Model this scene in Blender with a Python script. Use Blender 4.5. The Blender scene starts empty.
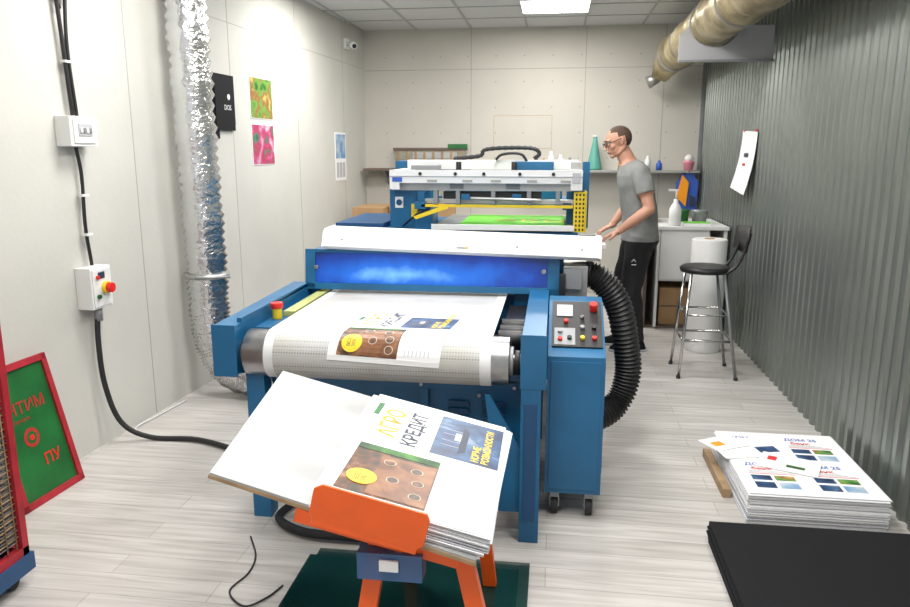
import bpy, bmesh, math, random
from mathutils import Vector, Matrix, noise
random.seed(4)
sc=bpy.context.scene
V=Vector
# ---------------------------------------------------------------- materials
def nt(name):
    m=bpy.data.materials.new(name); m.use_nodes=True
    return m,m.node_tree,m.node_tree.nodes["Principled BSDF"]
def mat(name,col,rough=.5,metal=0,emi=None,es=0,noise=0,nscale=8,bump=0,bscale=60,alpha=1,trans=0,spec=.5,col2=None):
    m,t,b=nt(name)
    b.inputs['Base Color'].default_value=(*col,1); b.inputs['Roughness'].default_value=rough
    b.inputs['Metallic'].default_value=metal; b.inputs['Alpha'].default_value=alpha
    b.inputs['Transmission Weight'].default_value=trans; b.inputs['Specular IOR Level'].default_value=spec
    if emi: b.inputs['Emission Color'].default_value=(*emi,1); b.inputs['Emission Strength'].default_value=es
    tc=t.nodes.new('ShaderNodeTexCoord')
    if noise or col2:
        n=t.nodes.new('ShaderNodeTexNoise'); n.inputs['Scale'].default_value=nscale; n.inputs['Detail'].default_value=6
        t.links.new(tc.outputs['Object'],n.inputs['Vector'])
        r=t.nodes.new('ShaderNodeValToRGB'); c2=col2 or tuple(c*(1-noise) for c in col)
        r.color_ramp.elements[0].position=.35; r.color_ramp.elements[0].color=(*c2,1)
        r.color_ramp.elements[1].position=.65; r.color_ramp.elements[1].color=(*col,1)
        t.links.new(n.outputs['Fac'],r.inputs['Fac']); t.links.new(r.outputs['Color'],b.inputs['Base Color'])
    if bump:
        n=t.nodes.new('ShaderNodeTexNoise'); n.inputs['Scale'].default_value=bscale
        t.links.new(tc.outputs['Object'],n.inputs['Vector'])
        bp=t.nodes.new('ShaderNodeBump'); bp.inputs['Strength'].default_value=bump; bp.inputs['Distance'].default_value=.01
        t.links.new(n.outputs['Fac'],bp.inputs['Height']); t.links.new(bp.outputs['Normal'],b.inputs['Normal'])
    return m
def photo(name,stops,scale=20,vs=30,vamt=.45):
    """printed photograph: several ink colours broken up by noise and cells"""
    m,t,b=nt(name); L=t.links
    tc=t.nodes.new('ShaderNodeTexCoord'); n=t.nodes.new('ShaderNodeTexNoise'); n.inputs['Scale'].default_value=scale; n.inputs['Detail'].default_value=9; n.inputs['Distortion'].default_value=1.2
    v=t.nodes.new('ShaderNodeTexVoronoi'); v.inputs['Scale'].default_value=vs
    L.new(tc.outputs['Object'],n.inputs['Vector']); L.new(tc.outputs['Object'],v.inputs['Vector'])
    mx=t.nodes.new('ShaderNodeMix'); mx.inputs['Factor'].default_value=vamt
    L.new(n.outputs['Fac'],mx.inputs['A']); L.new(v.outputs['Distance'],mx.inputs['B'])
    r=t.nodes.new('ShaderNodeValToRGB'); e=r.color_ramp.elements
    e[0].position=.28; e[0].color=(*stops[0],1); e[1].position=.68; e[1].color=(*stops[-1],1)
    k=len(stops)
    for i in range(1,k-1):
        x=e.new(.28+.40*i/(k-1)); x.color=(*stops[i],1)
    L.new(mx.outputs['Result'],r.inputs['Fac']); L.new(r.outputs['Color'],b.inputs['Base Color']); b.inputs['Roughness'].default_value=.4
    return m
M={}
M['wall']=mat('drywall',(.60,.59,.545),.8,noise=.11,nscale=1.1,bump=.1,bscale=40)
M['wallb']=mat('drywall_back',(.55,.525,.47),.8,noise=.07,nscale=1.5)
M['seam']=mat('seam_filler',(.38,.37,.33),.9)
M['seam2']=mat('pencil_outline',(.47,.37,.25),.9)
M['screw']=mat('screw_dot',(.34,.33,.30),.7)
M['ceil']=mat('ceiling_tile',(.62,.63,.63),.9,noise=.05,nscale=30)
M['tbar']=mat('ceiling_grid',(.38,.39,.39),.5)
M['white']=mat('white_paint',(.76,.76,.75),.35,noise=.03,nscale=6)
M['plast']=mat('white_plastic',(.78,.78,.77),.4)
M['paper']=mat('paper',(.82,.82,.83),.7)
M['paper2']=mat('paper_edge',(.66,.67,.71),.8,noise=.15,nscale=120)
M['blue']=mat('machine_blue',(.010,.13,.29),.38,noise=.25,nscale=3)
M['blued']=mat('machine_blue_dark',(.010,.065,.17),.45)
M['black']=mat('black_plastic',(.012,.012,.013),.45)
M['blackm']=mat('black_matte',(.007,.007,.009),.8,spec=.25)
M['rubber']=mat('rubber',(.018,.018,.02),.6,bump=.2)
M['steel']=mat('steel',(.42,.42,.43),.33,1,noise=.25,nscale=12)
M['chrome']=mat('chrome',(.55,.55,.55),.2,1)
M['alu']=mat('aluminium',(.50,.50,.48),.4,.8,noise=.15,nscale=10)
M['grey']=mat('grey_metal',(.27,.28,.29),.45,.4)
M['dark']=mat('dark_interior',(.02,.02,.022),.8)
M['orange']=mat('orange_paint',(.85,.115,.010),.4,noise=.12,nscale=9)
M['yellow']=mat('yellow_paint',(.78,.56,.02),.45)
M['red']=mat('red_plastic',(.70,.02,.015),.4)
M['redf']=mat('red_frame',(.42,.018,.03),.5,noise=.3,nscale=14)
M['green']=mat('print_green',(.16,.62,.03),.5,noise=.15,nscale=7)
M['dgreen']=mat('screen_green',(.012,.15,.03),.45,noise=.35,nscale=5)
M['glass']=mat('green_glass',(.008,.055,.045),.1,alpha=.6,noise=.4,nscale=4)
M['acr']=mat('blue_acrylic',(.05,.13,.30),.15,alpha=.8)
M['card']=mat('cardboard',(.42,.26,.13),.85,noise=.12,nscale=7)
M['wood']=mat('pine_wood',(.40,.27,.15),.7,noise=.3,nscale=14)
M['board']=mat('grey_sheet_board',(.42,.425,.425),.38,.15,noise=.25,nscale=5,bump=.08)
M['rack']=mat('rack_board',(.33,.33,.27),.6,noise=.3,nscale=12)
M['hose']=mat('flex_hose',(.018,.018,.020),.5)
M['foil']=mat('foil',(.72,.73,.74),.22,.97,bump=1.0,bscale=26)
M['foily']=mat('foil_insulation',(.58,.49,.29),.38,.55,col2=(.27,.21,.11),nscale=7,bump=1,bscale=9)
M['skin']=mat('skin',(.53,.27,.185),.5)
M['lip']=mat('lips',(.42,.14,.12),.5)
M['hair']=mat('short_hair',(.10,.06,.04),.85,noise=.4,nscale=160)
M['tee']=mat('grey_tshirt',(.235,.24,.235),.9,noise=.1,nscale=22)
M['trs']=mat('black_trousers',(.010,.010,.012),.85)
M['eyew']=mat('eye_white',(.8,.8,.8),.3)
M['pblue']=photo('photo_sea',[(.003,.008,.03),(.006,.025,.08),(.010,.045,.13),(.02,.08,.20),(.15,.22,.32)],9,14,.25)
M['pbrown']=photo('photo_coffee',[(.010,.012,.008),(.03,.028,.012),(.08,.030,.012),(.15,.055,.02),(.32,.18,.09)],16,26,.4)
M['pbrown2']=photo('photo_table',[(.05,.015,.008),(.13,.045,.015),(.22,.085,.03),(.28,.13,.05)],12,10,.3)
M['cup']=mat('photo_cup',(.50,.42,.33),.5)
M['pgreen']=mat('photo_green',(.07,.24,.03),.5,col2=(.01,.05,.015),nscale=14)
M['pbg']=photo('poster_garden',[(.012,.05,.01),(.04,.16,.02),(.14,.34,.05),(.30,.10,.03),(.5,.45,.12)],7,11,.4)
M['ppink']=photo('poster_berries',[(.015,.08,.04),(.05,.22,.14),(.42,.02,.08),(.50,.08,.22),(.55,.45,.5)],7,11,.4)
M['pbl2']=mat('calendar_blue',(.08,.25,.50),.5,col2=(.55,.62,.65),nscale=8)
M['torange']=mat('ink_orange',(.90,.33,.01),.5)
M['ink']=mat('ink_dark',(.03,.04,.07),.5)
M['inkr']=mat('ink_red',(.65,.03,.03),.5)
M['dred']=mat('ink_dark_red',(.40,.03,.02),.5)
M['inkb']=mat('ink_blue',(.03,.10,.45),.5)
M['inkg']=mat('ink_grey',(.45,.45,.47),.5)
M['teal']=mat('teal_bottle',(.12,.40,.33),.25,alpha=.85)
M['pink']=mat('pink_plastic',(.70,.25,.33),.5)
M['brown']=mat('brown_shelf',(.14,.10,.08),.7)
M['led']=mat('led_panel',(1,1,1),.5,emi=(1,.99,.97),es=8)
M['beltw']=mat('belt_edge_tape',(.72,.73,.73),.6)
M['yellowgrn']=mat('belt_guide',(.42,.45,.16),.5)
def floor_mat():
    m,t,b=nt('laminate_floor'); L=t.links
    tc=t.nodes.new('ShaderNodeTexCoord'); br=t.nodes.new('ShaderNodeTexBrick')
    br.offset=.37; br.inputs['Scale'].default_value=1; br.inputs['Mortar Size'].default_value=.002
    br.inputs['Brick Width'].default_value=1.2; br.inputs['Row Height'].default_value=.13
    br.inputs['Color1'].default_value=(.60,.575,.55,1); br.inputs['Color2'].default_value=(.52,.495,.47,1); br.inputs['Mortar'].default_value=(.38,.36,.335,1)
    L.new(tc.outputs['Object'],br.inputs['Vector'])
    mp=t.nodes.new('ShaderNodeMapping'); mp.inputs['Scale'].default_value=(2.2,34,1)
    L.new(tc.outputs['Object'],mp.inputs['Vector'])
    n=t.nodes.new('ShaderNodeTexNoise'); n.inputs['Scale'].default_value=1; n.inputs['Detail'].default_value=8; n.inputs['Distortion'].default_value=.6
    L.new(mp.outputs['Vector'],n.inputs['Vector'])
    r=t.nodes.new('ShaderNodeValToRGB'); r.color_ramp.elements[0].position=.3; r.color_ramp.elements[0].color=(.74,.73,.72,1)
    r.color_ramp.elements[1].position=.62; r.color_ramp.elements[1].color=(1.03,1.03,1.03,1)
    L.new(n.outputs['Fac'],r.inputs['Fac'])
    mx=t.nodes.new('ShaderNodeMix'); mx.data_type='RGBA'; mx.blend_type='MULTIPLY'; mx.inputs['Factor'].default_value=1
    L.new(br.outputs['Color'],mx.inputs['A']); L.new(r.outputs['Color'],mx.inputs['B'])
    L.new(mx.outputs['Result'],b.inputs['Base Color']); b.inputs['Roughness'].default_value=.34
    return m
M['floor']=floor_mat()
def belt_mat():
    m,t,b=nt('mesh_belt'); L=t.links
    tc=t.nodes.new('ShaderNodeTexCoord'); v=t.nodes.new('ShaderNodeTexVoronoi'); v.inputs['Scale'].default_value=88; v.inputs['Randomness'].default_value=.05
    L.new(tc.outputs['Object'],v.inputs['Vector'])
    r=t.nodes.new('ShaderNodeValToRGB'); r.color_ramp.elements[0].position=.20; r.color_ramp.elements[0].color=(.25,.25,.255,1)
    r.color_ramp.elements[1].position=.42; r.color_ramp.elements[1].color=(.50,.50,.495,1)
    L.new(v.outputs['Distance'],r.inputs['Fac'])
    n=t.nodes.new('ShaderNodeTexNoise'); n.inputs['Scale'].default_value=4; n.inputs['Detail'].default_value=5; L.new(tc.outputs['Object'],n.inputs['Vector'])
    r2=t.nodes.new('ShaderNodeValToRGB'); r2.color_ramp.elements[0].position=.3; r2.color_ramp.elements[0].color=(.90,.87,.78,1)
    r2.color_ramp.elements[1].position=.55; r2.color_ramp.elements[1].color=(1.04,1.04,1.04,1)
    L.new(n.outputs['Fac'],r2.inputs['Fac'])
    mx=t.nodes.new('ShaderNodeMix'); mx.data_type='RGBA'; mx.blend_type='MULTIPLY'; mx.inputs['Factor'].default_value=1
    L.new(r.outputs['Color'],mx.inputs['A']); L.new(r2.outputs['Color'],mx.inputs['B'])
    L.new(mx.outputs['Result'],b.inputs['Base Color']); b.inputs['Roughness'].default_value=.5
    return m
M['belt']=belt_mat()
def corr_mat():
    m,t,b=nt('galvanised_sheet'); L=t.links
    tc=t.nodes.new('ShaderNodeTexCoord'); n=t.nodes.new('ShaderNodeTexNoise'); n.inputs['Scale'].default_value=1.3; n.inputs['Detail'].default_value=4
    L.new(tc.outputs['Object'],n.inputs['Vector'])
    r=t.nodes.new('ShaderNodeValToRGB'); r.color_ramp.elements[0].color=(.18,.205,.188,1); r.color_ramp.elements[1].color=(.33,.36,.335,1)
    L.new(n.outputs['Fac'],r.inputs['Fac']); L.new(r.outputs['Color'],b.inputs['Base Color'])
    b.inputs['Metallic'].default_value=.75; b.inputs['Roughness'].default_value=.33
    return m
M['corr']=corr_mat()
def glow_mat():
    m,t,b=nt('uv_glow_window'); L=t.links
    tc=t.nodes.new('ShaderNodeTexCoord'); mp=t.nodes.new('ShaderNodeMapping')
    mp.inputs['Location'].default_value=(.76*1.1,0,-.95*7.5); mp.inputs['Scale'].default_value=(1.1,0,7.5)
    L.new(tc.outputs['Object'],mp.inputs['Vector'])
    g=t.nodes.new('ShaderNodeTexGradient'); g.gradient_type='SPHERICAL'; L.new(mp.outputs['Vector'],g.inputs['Vector'])
    n=t.nodes.new('ShaderNodeTexNoise'); n.inputs['Scale'].default_value=9; n.inputs['Detail'].default_value=5; L.new(tc.outputs['Object'],n.inputs['Vector'])
    ml=t.nodes.new('ShaderNodeMath'); ml.operation='MULTIPLY_ADD'; L.new(n.outputs['Fac'],ml.inputs[0]); ml.inputs[1].default_value=.55; ml.inputs[2].default_value=-.27
    ad=t.nodes.new('ShaderNodeMath'); ad.operation='ADD'; L.new(g.outputs['Fac'],ad.inputs[0]); L.new(ml.outputs[0],ad.inputs[1])
    r=t.nodes.new('ShaderNodeValToRGB'); e=r.color_ramp.elements
    e[0].position=0; e[0].color=(0,.006,.05,1); e[1].position=1; e[1].color=(.25,.66,1,1)
    x=e.new(.3); x.color=(0,.035,.32,1); x=e.new(.68); x.color=(.006,.16,.75,1)
    L.new(ad.outputs[0],r.inputs['Fac']); L.new(r.outputs['Color'],b.inputs['Emission Color'])
    b.inputs['Emission Strength'].default_value=1.0; b.inputs['Base Color'].default_value=(.01,.03,.12,1); b.inputs['Roughness'].default_value=.25
    return m
M['glow']=glow_mat()
# ---------------------------------------------------------------- builder
class B:
    def __init__(s,name,base=None):
        s.name=name; s.bm=bmesh.new(); s.mats=[]; s.base=base or Matrix()
    def mi(s,k):
        m=M[k]
        if m not in s.mats: s.mats.append(m)
        return s.mats.index(m)
    def add(s,vs,fs,k,T=None,smooth=False):
        T=s.base@(T or Matrix()); i=s.mi(k)
        bv=[s.bm.verts.new(T@V(v)) for v in vs]
        for f in fs:
            try:
                fc=s.bm.faces.new([bv[j] for j in f]); fc.material_index=i; fc.smooth=smooth
            except ValueError: pass
    def box(s,x0,x1,y0,y1,z0,z1,k,T=None):
        vs=[(x,y,z) for x in(x0,x1) for y in(y0,y1) for z in(z0,z1)]
        s.add(vs,[(0,1,3,2),(4,6,7,5),(0,4,5,1),(2,3,7,6),(0,2,6,4),(1,5,7,3)],k,T)
    def prism(s,poly,a,b,k,ax='x',T=None):
        n=len(poly)
        def mk(p,c):
            return {'x':(c,p[0],p[1]),'y':(p[0],c,p[1]),'z':(p[0],p[1],c)}[ax]
        vs=[mk(p,a) for p in poly]+[mk(p,b) for p in poly]
        fs=[tuple(range(n))[::-1],tuple(range(n,2*n))]+[(i,(i+1)%n,n+(i+1)%n,n+i) for i in range(n)]
        s.add(vs,fs,k,T)
    def tube(s,pts,r,k,seg=14,T=None,caps=True,ry=None):
        pts=[V(p) for p in pts]; n=len(pts)
        rs=r if isinstance(r,(list,tuple)) else [r]*n
        vs=[];fs=[]; prev=None
        for i,p in enumerate(pts):
            d=(pts[min(i+1,n-1)]-pts[max(i-1,0)])
            d=d.normalized() if d.length>1e-9 else V((0,0,1))
            if prev is None:
                u=d.orthogonal().normalized()
            else:
                u=(prev-d*prev.dot(d)); u=u.normalized() if u.length>1e-6 else d.orthogonal().normalized()
            prev=u; w=d.cross(u)
            for j in range(seg):
                a=2*math.pi*j/seg; vs.append(p+(u*math.cos(a)+w*math.sin(a))*rs[i])
        for i in range(n-1):
            for j in range(seg):
                j2=(j+1)%seg; fs.append((i*seg+j,i*seg+j2,(i+1)*seg+j2,(i+1)*seg+j))
        s.add(vs,fs,k,T,True)
        if caps:
            s.add(vs[:seg],[tuple(range(seg))[::-1]],k,T); s.add(vs[-seg:],[tuple(range(seg))],k,T)
    def cyl(s,p0,p1,r,k,r1=None,seg=24,T=None):
        s.tube([p0,p1],[r,r if r1 is None else r1],k,seg,T)
    def ell(s,c,r,k,T=None,seg=20,rings=12):
        c=V(c); vs=[];fs=[]
        for i in range(rings+1):
            ph=math.pi*i/rings
            for j in range(seg):
                a=2*math.pi*j/seg
                vs.append((c.x+r[0]*math.sin(ph)*math.cos(a),c.y+r[1]*math.sin(ph)*math.sin(a),c.z+r[2]*math.cos(ph)))
        for i in range(rings):
            for j in range(seg):
                j2=(j+1)%seg; fs.append((i*seg+j,(i+1)*seg+j,(i+1)*seg+j2,i*seg+j2))
        s.add(vs,fs,k,T,True)
    def rings(s,rs,k,T=None,seg=24,smooth=True):
        vs=[];fs=[]
        for c in rs:
            for j in range(seg):
                a=2*math.pi*j/seg; vs.append((c[0]+c[3]*math.cos(a),c[1]+c[4]*math.sin(a),c[2]))
        n=len(rs)
        for i in range(n-1):
            for j in range(seg):
                j2=(j+1)%seg; fs.append((i*seg+j,i*seg+j2,(i+1)*seg+j2,(i+1)*seg+j))
        fs.append(tuple(range(seg))[::-1]); fs.append(tuple(range((n-1)*seg,n*seg)))
        s.add(vs,fs,k,T,smooth)
    def text(s,body,size,k,T,bold=.0):
        c=bpy.data.curves.new('t','FONT'); c.body=body; c.size=size; c.offset=bold; c.resolution_u=3
        o=bpy.data.objects.new('t',c); sc.collection.objects.link(o)
        dg=bpy.context.evaluated_depsgraph_get(); dg.update()
        me=bpy.data.meshes.new_from_object(o.evaluated_get(dg))
        s.add([v.co.copy() for v in me.vertices],[tuple(p.vertices) for p in me.polygons],k,T)
        bpy.data.objects.remove(o); bpy.data.meshes.remove(me)
    def done(s,bevel=0,weld=True):
        me=bpy.data.meshes.new(s.name)
        if weld: bmesh.ops.remove_doubles(s.bm,verts=s.bm.verts,dist=1e-5)
        bmesh.ops.recalc_face_normals(s.bm,faces=s.bm.faces)
        s.bm.to_mesh(me); s.bm.free()
        for m in s.mats: me.materials.append(m)
        o=bpy.data.objects.new(s.name,me); sc.collection.objects.link(o)
        if bevel:
            md=o.modifiers.new('bevel','BEVEL'); md.width=bevel; md.segments=2; md.limit_method='ANGLE'; md.angle_limit=math.radians(50)
        return o
def spline(pts,n=8):
    pts=[V(p) for p in pts]; out=[]
    P=[pts[0]*2-pts[1]]+pts+[pts[-1]*2-pts[-2]]
    for i in range(1,len(P)-2):
        for k in range(n):
            t=k/n; a,b,c,d=P[i-1],P[i],P[i+1],P[i+2]
            out.append(.5*((2*b)+(c-a)*t+(2*a-5*b+4*c-d)*t*t+(3*b-a-3*c+d)*t**3))
    out.append(pts[-1]); return out
Tr=Matrix.Translation
def R(a,ax): return Matrix.Rotation(math.radians(a),4,ax)
# ---------------------------------------------------------------- room
CH=2.87; BY=8.3; RX=1.54; sl=.056
LW=Tr((-2.42,3.5,0))@Matrix.Rotation(-math.atan(sl),4,'Z')@Tr((0,-3.5,0))  # local: x=off the wall, y=along, z
b=B('floor'); b.box(-3.2,2.2,-1.5,9,-.1,0,'floor'); b.done()
b=B('ceiling'); b.box(-3.2,2.2,-1.5,9,CH,CH+.1,'ceil')
y=BY-.6
while y>-1.5:
    b.box(-3.0,RX,y-.012,y+.012,CH-.006,CH,'tbar'); y-=.6
x=-2.75
while x<RX:
    b.box(x-.012,x+.012,-1.5,BY,CH-.005,CH,'tbar'); x+=.6
b.done()
b=B('wall_left',LW); b.box(-.12,0,-1.5,BY+.1,0,CH,'wall')
for s_ in (1.6,2.8,4.0,5.2,6.4,7.6): b.box(0,.0012,s_-.003,s_+.003,0,CH,'seam')
b.box(0,.001,-1.5,BY,2.46,2.465,'seam')
b.done()
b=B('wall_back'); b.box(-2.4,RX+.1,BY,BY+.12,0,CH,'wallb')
for x in (-.95,.28,1.1): b.box(x-.005,x+.005,BY-.0012,BY,0,CH,'seam')
b.box(-2.14,RX,BY-.0012,BY,2.44,2.449,'seam')
for x in [-1.9+.305*i for i in range(12)]:
    for z in [1.5+.27*i for i in range(5)]:
        b.box(x-.007,x+.007,BY-.001,BY,z-.007,z+.007,'screw')
for (x0,x1,z0,z1) in ((-.70,-.06,1.95,1.957),(-.70,-.06,1.60,1.607),(-.70,-.693,1.6,1.955),(-.067,-.06,1.6,1.955)):
    b.box(x0,x1,BY-.0012,BY,z0,z1,'seam2')
b.done()
b=B('wall_right'); pitch=.105; dd=.018
prof=[]; y=-1.5
while y<BY:
    prof+=[(y,0),(y+.045,0),(y+.058,-dd),(y+.092,-dd)]; y+=pitch
vs=[];fs=[]
for (yy,dx) in prof: vs+=[(RX+dx,yy,0),(RX+dx,yy,CH)]
for i in range(len(prof)-1): fs.append((2*i,2*i+1,2*i+3,2*i+2))
b.add(vs,fs,'corr'); b.box(RX+.01,RX+.1,-1.5,BY+.1,0,CH,'grey')
b.done(weld=False)
b=B('trim_corner'); b.box(RX-.05,RX-.019,BY-.03,BY-.002,0,CH,'grey'); b.done()
for i,(lx,ly) in enumerate(((-.05,7.1),(-.05,5.0),(-1.5,6.0),(-.05,2.9),(-1.5,3.6),(-.6,.9),(.8,1.6))):
    b=B('ceiling_light'); b.box(lx-.3,lx+.3,ly-.3,ly+.3,CH-.02,CH-.007,'led')
    b.box(lx-.31,lx+.31,ly-.31,ly-.3,CH-.022,CH-.007,'white'); b.box(lx-.31,lx+.31,ly+.3,ly+.31,CH-.022,CH-.007,'white')
    b.box(lx-.31,lx-.3,ly-.3,ly+.3,CH-.022,CH-.007,'white'); b.box(lx+.3,lx+.31,ly-.3,ly+.3,CH-.022,CH-.007,'white'); b.done()
    l=bpy.data.lights.new('led_light','AREA'); l.size=.6; l.energy=31 if ly<5.5 else 36; l.color=(1,.975,.94)
    o=bpy.data.objects.new('led_light',l); o.location=(lx,ly,CH-.03); sc.collection.objects.link(o)
w=bpy.data.worlds.new('w'); sc.world=w; w.use_nodes=True
w.node_tree.nodes['Background'].inputs[0].default_value=(.98,.98,.98,1); w.node_tree.nodes['Background'].inputs[1].default_value=.85
# ---------------------------------------------------------------- posters
def agro(b,T,w=.46,h=.70):
    """local x 0..w, y 0..h, normal +z; content is printed sideways"""
    e=.0008
    b.box(0,w,0,h,0,.0012,'paper',T)
    b.box(.52*w,.99*w,.52*h,.94*h,.0012,.0012+e,'pblue',T)
    b.box(.08*w,.62*w,.05*h,.45*h,.0012,.0012+e,'pbrown',T)
    b.box(.26*w,.61*w,.06*h,.38*h,.0022,.0022+e,'pbrown2',T)
    b.box(.08*w,.62*w,.40*h,.45*h,.0022,.0022+e,'pgreen',T)
    for (cx,cy) in ((.32,.33),(.50,.31),(.38,.20),(.54,.12),(.53,.22)):
        b.cyl((cx*w,cy*h,.0032),(cx*w,cy*h,.0038),.018,'cup',T=T); b.cyl((cx*w,cy*h,.0038),(cx*w,cy*h,.0044),.015,'pbrown',T=T)
    b.cyl((.20*w,.17*h,.0022),(.20*w,.17*h,.0045),.042,'yellow',T=T)
    b.text("ВСЕГО\n50%",.02,'ink',T@Tr((.19*w,.13*h,.005))@R(90,'Z'))
    b.text("АГРО",.085,'torange',T@Tr((.26*w,.56*h,.002))@R(90,'Z'),.002)
    b.text("КРЕДИТ",.066,'ink',T@Tr((.42*w,.52*h,.002))@R(90,'Z'),.002)
    b.text("НОВЫЕ\nВОЗМОЖНОСТИ",.032,'yellow',T@Tr((.85*w,.54*h,.0025))@R(90,'Z'),.001)
    # trawler in the sea photograph: hull, deck house, masts
    b.prism([(.70*w,.58*h),(.75*w,.61*h),(.75*w,.82*h),(.70*w,.86*h)],.002,.0026,'ink','z',T); b.box(.655*w,.70*w,.70*h,.78*h,.002,.0026,'inkg',T)
    for yy in (.63,.68,.75,.80): b.box(.57*w,.70*w,yy*h,(yy+.004)*h,.0021,.0027,'inkg',T)
    for i in range(7):
        b.box((.68+.035*i)*w,(.688+.035*i)*w,.08*h,(.44-.04*(i*2%3))*h,.0012,.0018,'inkg',T)
    b.box(.04*w,.08*w,.76*h,.90*h,.0012,.002,'dgreen',T)
# ---------------------------------------------------------------- conveyor UV dryer
b=B('conveyor_dryer')
RC=(2.87,.745); rr=.098
for (x0,x1) in ((-1.385,-1.29),(-.115,-.02)):
    b.prism([(2.78,.67),(2.78,.875),(3.75,.89),(3.75,.60),(3.1,.60)],x0,x1,'blue')
    b.box(x0-.004,x1+.004,2.772,2.78,.66,.88,'blue')
b.box(-1.31,-1.29,2.85,3.7,.875,.895,'blue')
b.box(-.115,-.035,2.775,2.86,0,.70,'blue')     # right front leg
b.box(-.10,-.05,2.77,2.776,.1,.6,'blued')
b.prism([(2.86,.62),(3.7,.62),(3.7,.05),(3.55,.05),(3.45,.45),(2.86,.5)],-.10,-.07,'blue')
b.prism([(-.115,.12),(-.115,.40),(-.24,.62),(-.26,.62),(-.20,.12)],2.80,2.815,'blue',ax='y')
b.box(-1.28,-1.20,2.84,2.92,0,.66,'blue')      # left front leg
for x in (-1.28,-.12): b.box(x,x+.08,3.9,3.98,0,.4,'blue'); b.box(x,x+.08,4.78,4.86,0,.4,'blue')
b.box(-1.22,-.115,3.0,3.03,.10,.62,'blue'); b.box(-1.24,-.1,3.03,3.75,.12,.60,'blued')
b.box(-1.22,-.115,2.97,3.0,.10,.13,'blue'); b.box(-1.22,-.115,2.97,3.0,.58,.62,'blue')
b.box(-.56,-.52,2.97,3.0,.13,.58,'blue')
for c in range(2):
    for i in range(6):
        z=.33+.035*i; x=-.44+.15*c
        b.prism([(x,z),(x+.10,z),(x+.09,z+.018),(x+.01,z+.018)],2.985,3.0,'blued',ax='y'); b.box(x,x+.10,2.984,2.99,z+.018,z+.021,'blue')
for (x,z) in ((-1.19,.6),(-.15,.6),(-.55,.6),(-.3,.56),(-.3,.2)): b.cyl((x,2.97,z),(x,2.962,z),.008,'steel',seg=10)
b.cyl((-1.265,RC[0],RC[1]),(-.165,RC[0],RC[1]),rr,'steel',seg=48)
b.cyl((-1.30,RC[0],RC[1]),(-.08,RC[0],RC[1]),.028,'steel')
b.cyl((-.165,RC[0],RC[1]),(-.15,RC[0],RC[1]),.06,'grey'); b.cyl((-.145,RC[0],RC[1]),(-.125,RC[0],RC[1]),.045,'black')
b.cyl((-1.29,RC[0],RC[1]),(-1.27,RC[0],RC[1]),.05,'grey')
def beltloop(x0,x1,off,k):
    pts=[(3.98,RC[1]+rr+off)]
    for i in range(21):
        a=math.pi/2+math.pi*i/20; pts.append((RC[0]+(rr+off)*math.cos(a),RC[1]+(rr+off)*math.sin(a)))
    pts.append((3.7,RC[1]-rr-off))
    vs=[];fs=[]
    for (yy,zz) in pts: vs+=[(x0,yy,zz),(x1,yy,zz)]
    for i in range(len(pts)-1): fs.append((2*i,2*i+1,2*i+3,2*i+2))
    b.add(vs,fs,k,None,True)
beltloop(-1.17,-.235,.004,'belt'); beltloop(-1.17,-1.13,.0055,'beltw'); beltloop(-.28,-.235,.0055,'beltw')
b.box(-1.16,-.24,2.9,3.98,.825,.84,'grey')   # slider bed below the belt
for yy in (3.02,3.12,3.24): b.cyl((-.225,yy,.80),(-.118,yy,.80),.035,'black')
b.box(-.22,-.118,3.3,3.7,.74,.80,'black'); b.cyl((-.22,2.97,.70),(-.118,2.97,.70),.04,'black')
b.box(-1.29,-1.18,2.98,3.75,.79,.825,'blue'); b.box(-1.24,-1.185,3.2,3.75,.825,.85,'yellowgrn')
b.cyl((-1.25,3.15,.825),(-1.25,3.15,.875),.022,'yellow'); b.cyl((-1.25,3.15,.875),(-1.25,3.15,.90),.028,'red')
# oven
b.box(-1.33,.05,3.80,4.92,.38,.84,'blue'); b.box(-1.33,.05,4.0,4.92,.84,.99,'blue')
b.box(-1.31,-1.2,3.76,4.0,.6,1.05,'blue'); b.box(-.20,.05,3.76,4.0,.55,1.03,'blue')
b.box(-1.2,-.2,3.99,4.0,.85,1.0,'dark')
FT=Tr((0,3.70,.868))@R(-6,'X')
b.box(-1.29,.02,0,.02,0,.205,'blue',FT)
b.box(-1.25,-.02,-.004,0,.028,.19,'glow',FT)
for (x0,x1,z0,z1) in ((-1.30,.03,-.005,.028),(-1.30,.03,.188,.205),(-1.30,-1.245,0,.2),(-.03,.03,0,.2)):
    b.box(x0,x1,-.015,.004,z0,z1,'blue',FT)
for x in (-1.24,-.05): b.cyl((x,-.006,.11),(x,-.02,.11),.012,'steel',seg=12,T=FT)
HT_=Tr((-.49,3.66,1.066))@R(1.5,'Y')
b.prism([(.0,.0),(-.02,.015),(.01,.078),(.04,.095),(.20,.097),(.20,-.02),(.05,-.01)],-.69,.71,'white',T=HT_)
for (x0,x1) in ((-.70,-.69),(.71,.72)): b.prism([(-.005,-.005),(-.026,.013),(.006,.082),(.036,.1),(.205,.102),(.205,-.03)],x0,x1,'white',T=HT_)
b.box(-.685,.705,.035,.04,.091,.096,'inkg',HT_)
b.box(.0,.05,-.014,-.004,.03,.042,'inkg',HT_); b.box(.05,.06,-.014,-.004,.03,.042,'yellow',HT_)
for xx in (-.6,.3,.62): b.box(xx,xx+.01,-.006,0,.045,.055,'screw',HT_)
b.box(-1.2,-.1,3.93,4.0,1.0,1.05,'blued')
b.box(.05,.17,3.70,3.95,.84,1.01,'alu'); b.box(.05,.14,3.66,3.70,.90,1.0,'grey'); b.cyl((.10,3.82,.95),(.20,3.80,.96),.064,'grey'); b.box(.03,.06,3.62,3.66,.86,.98,'black')
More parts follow.
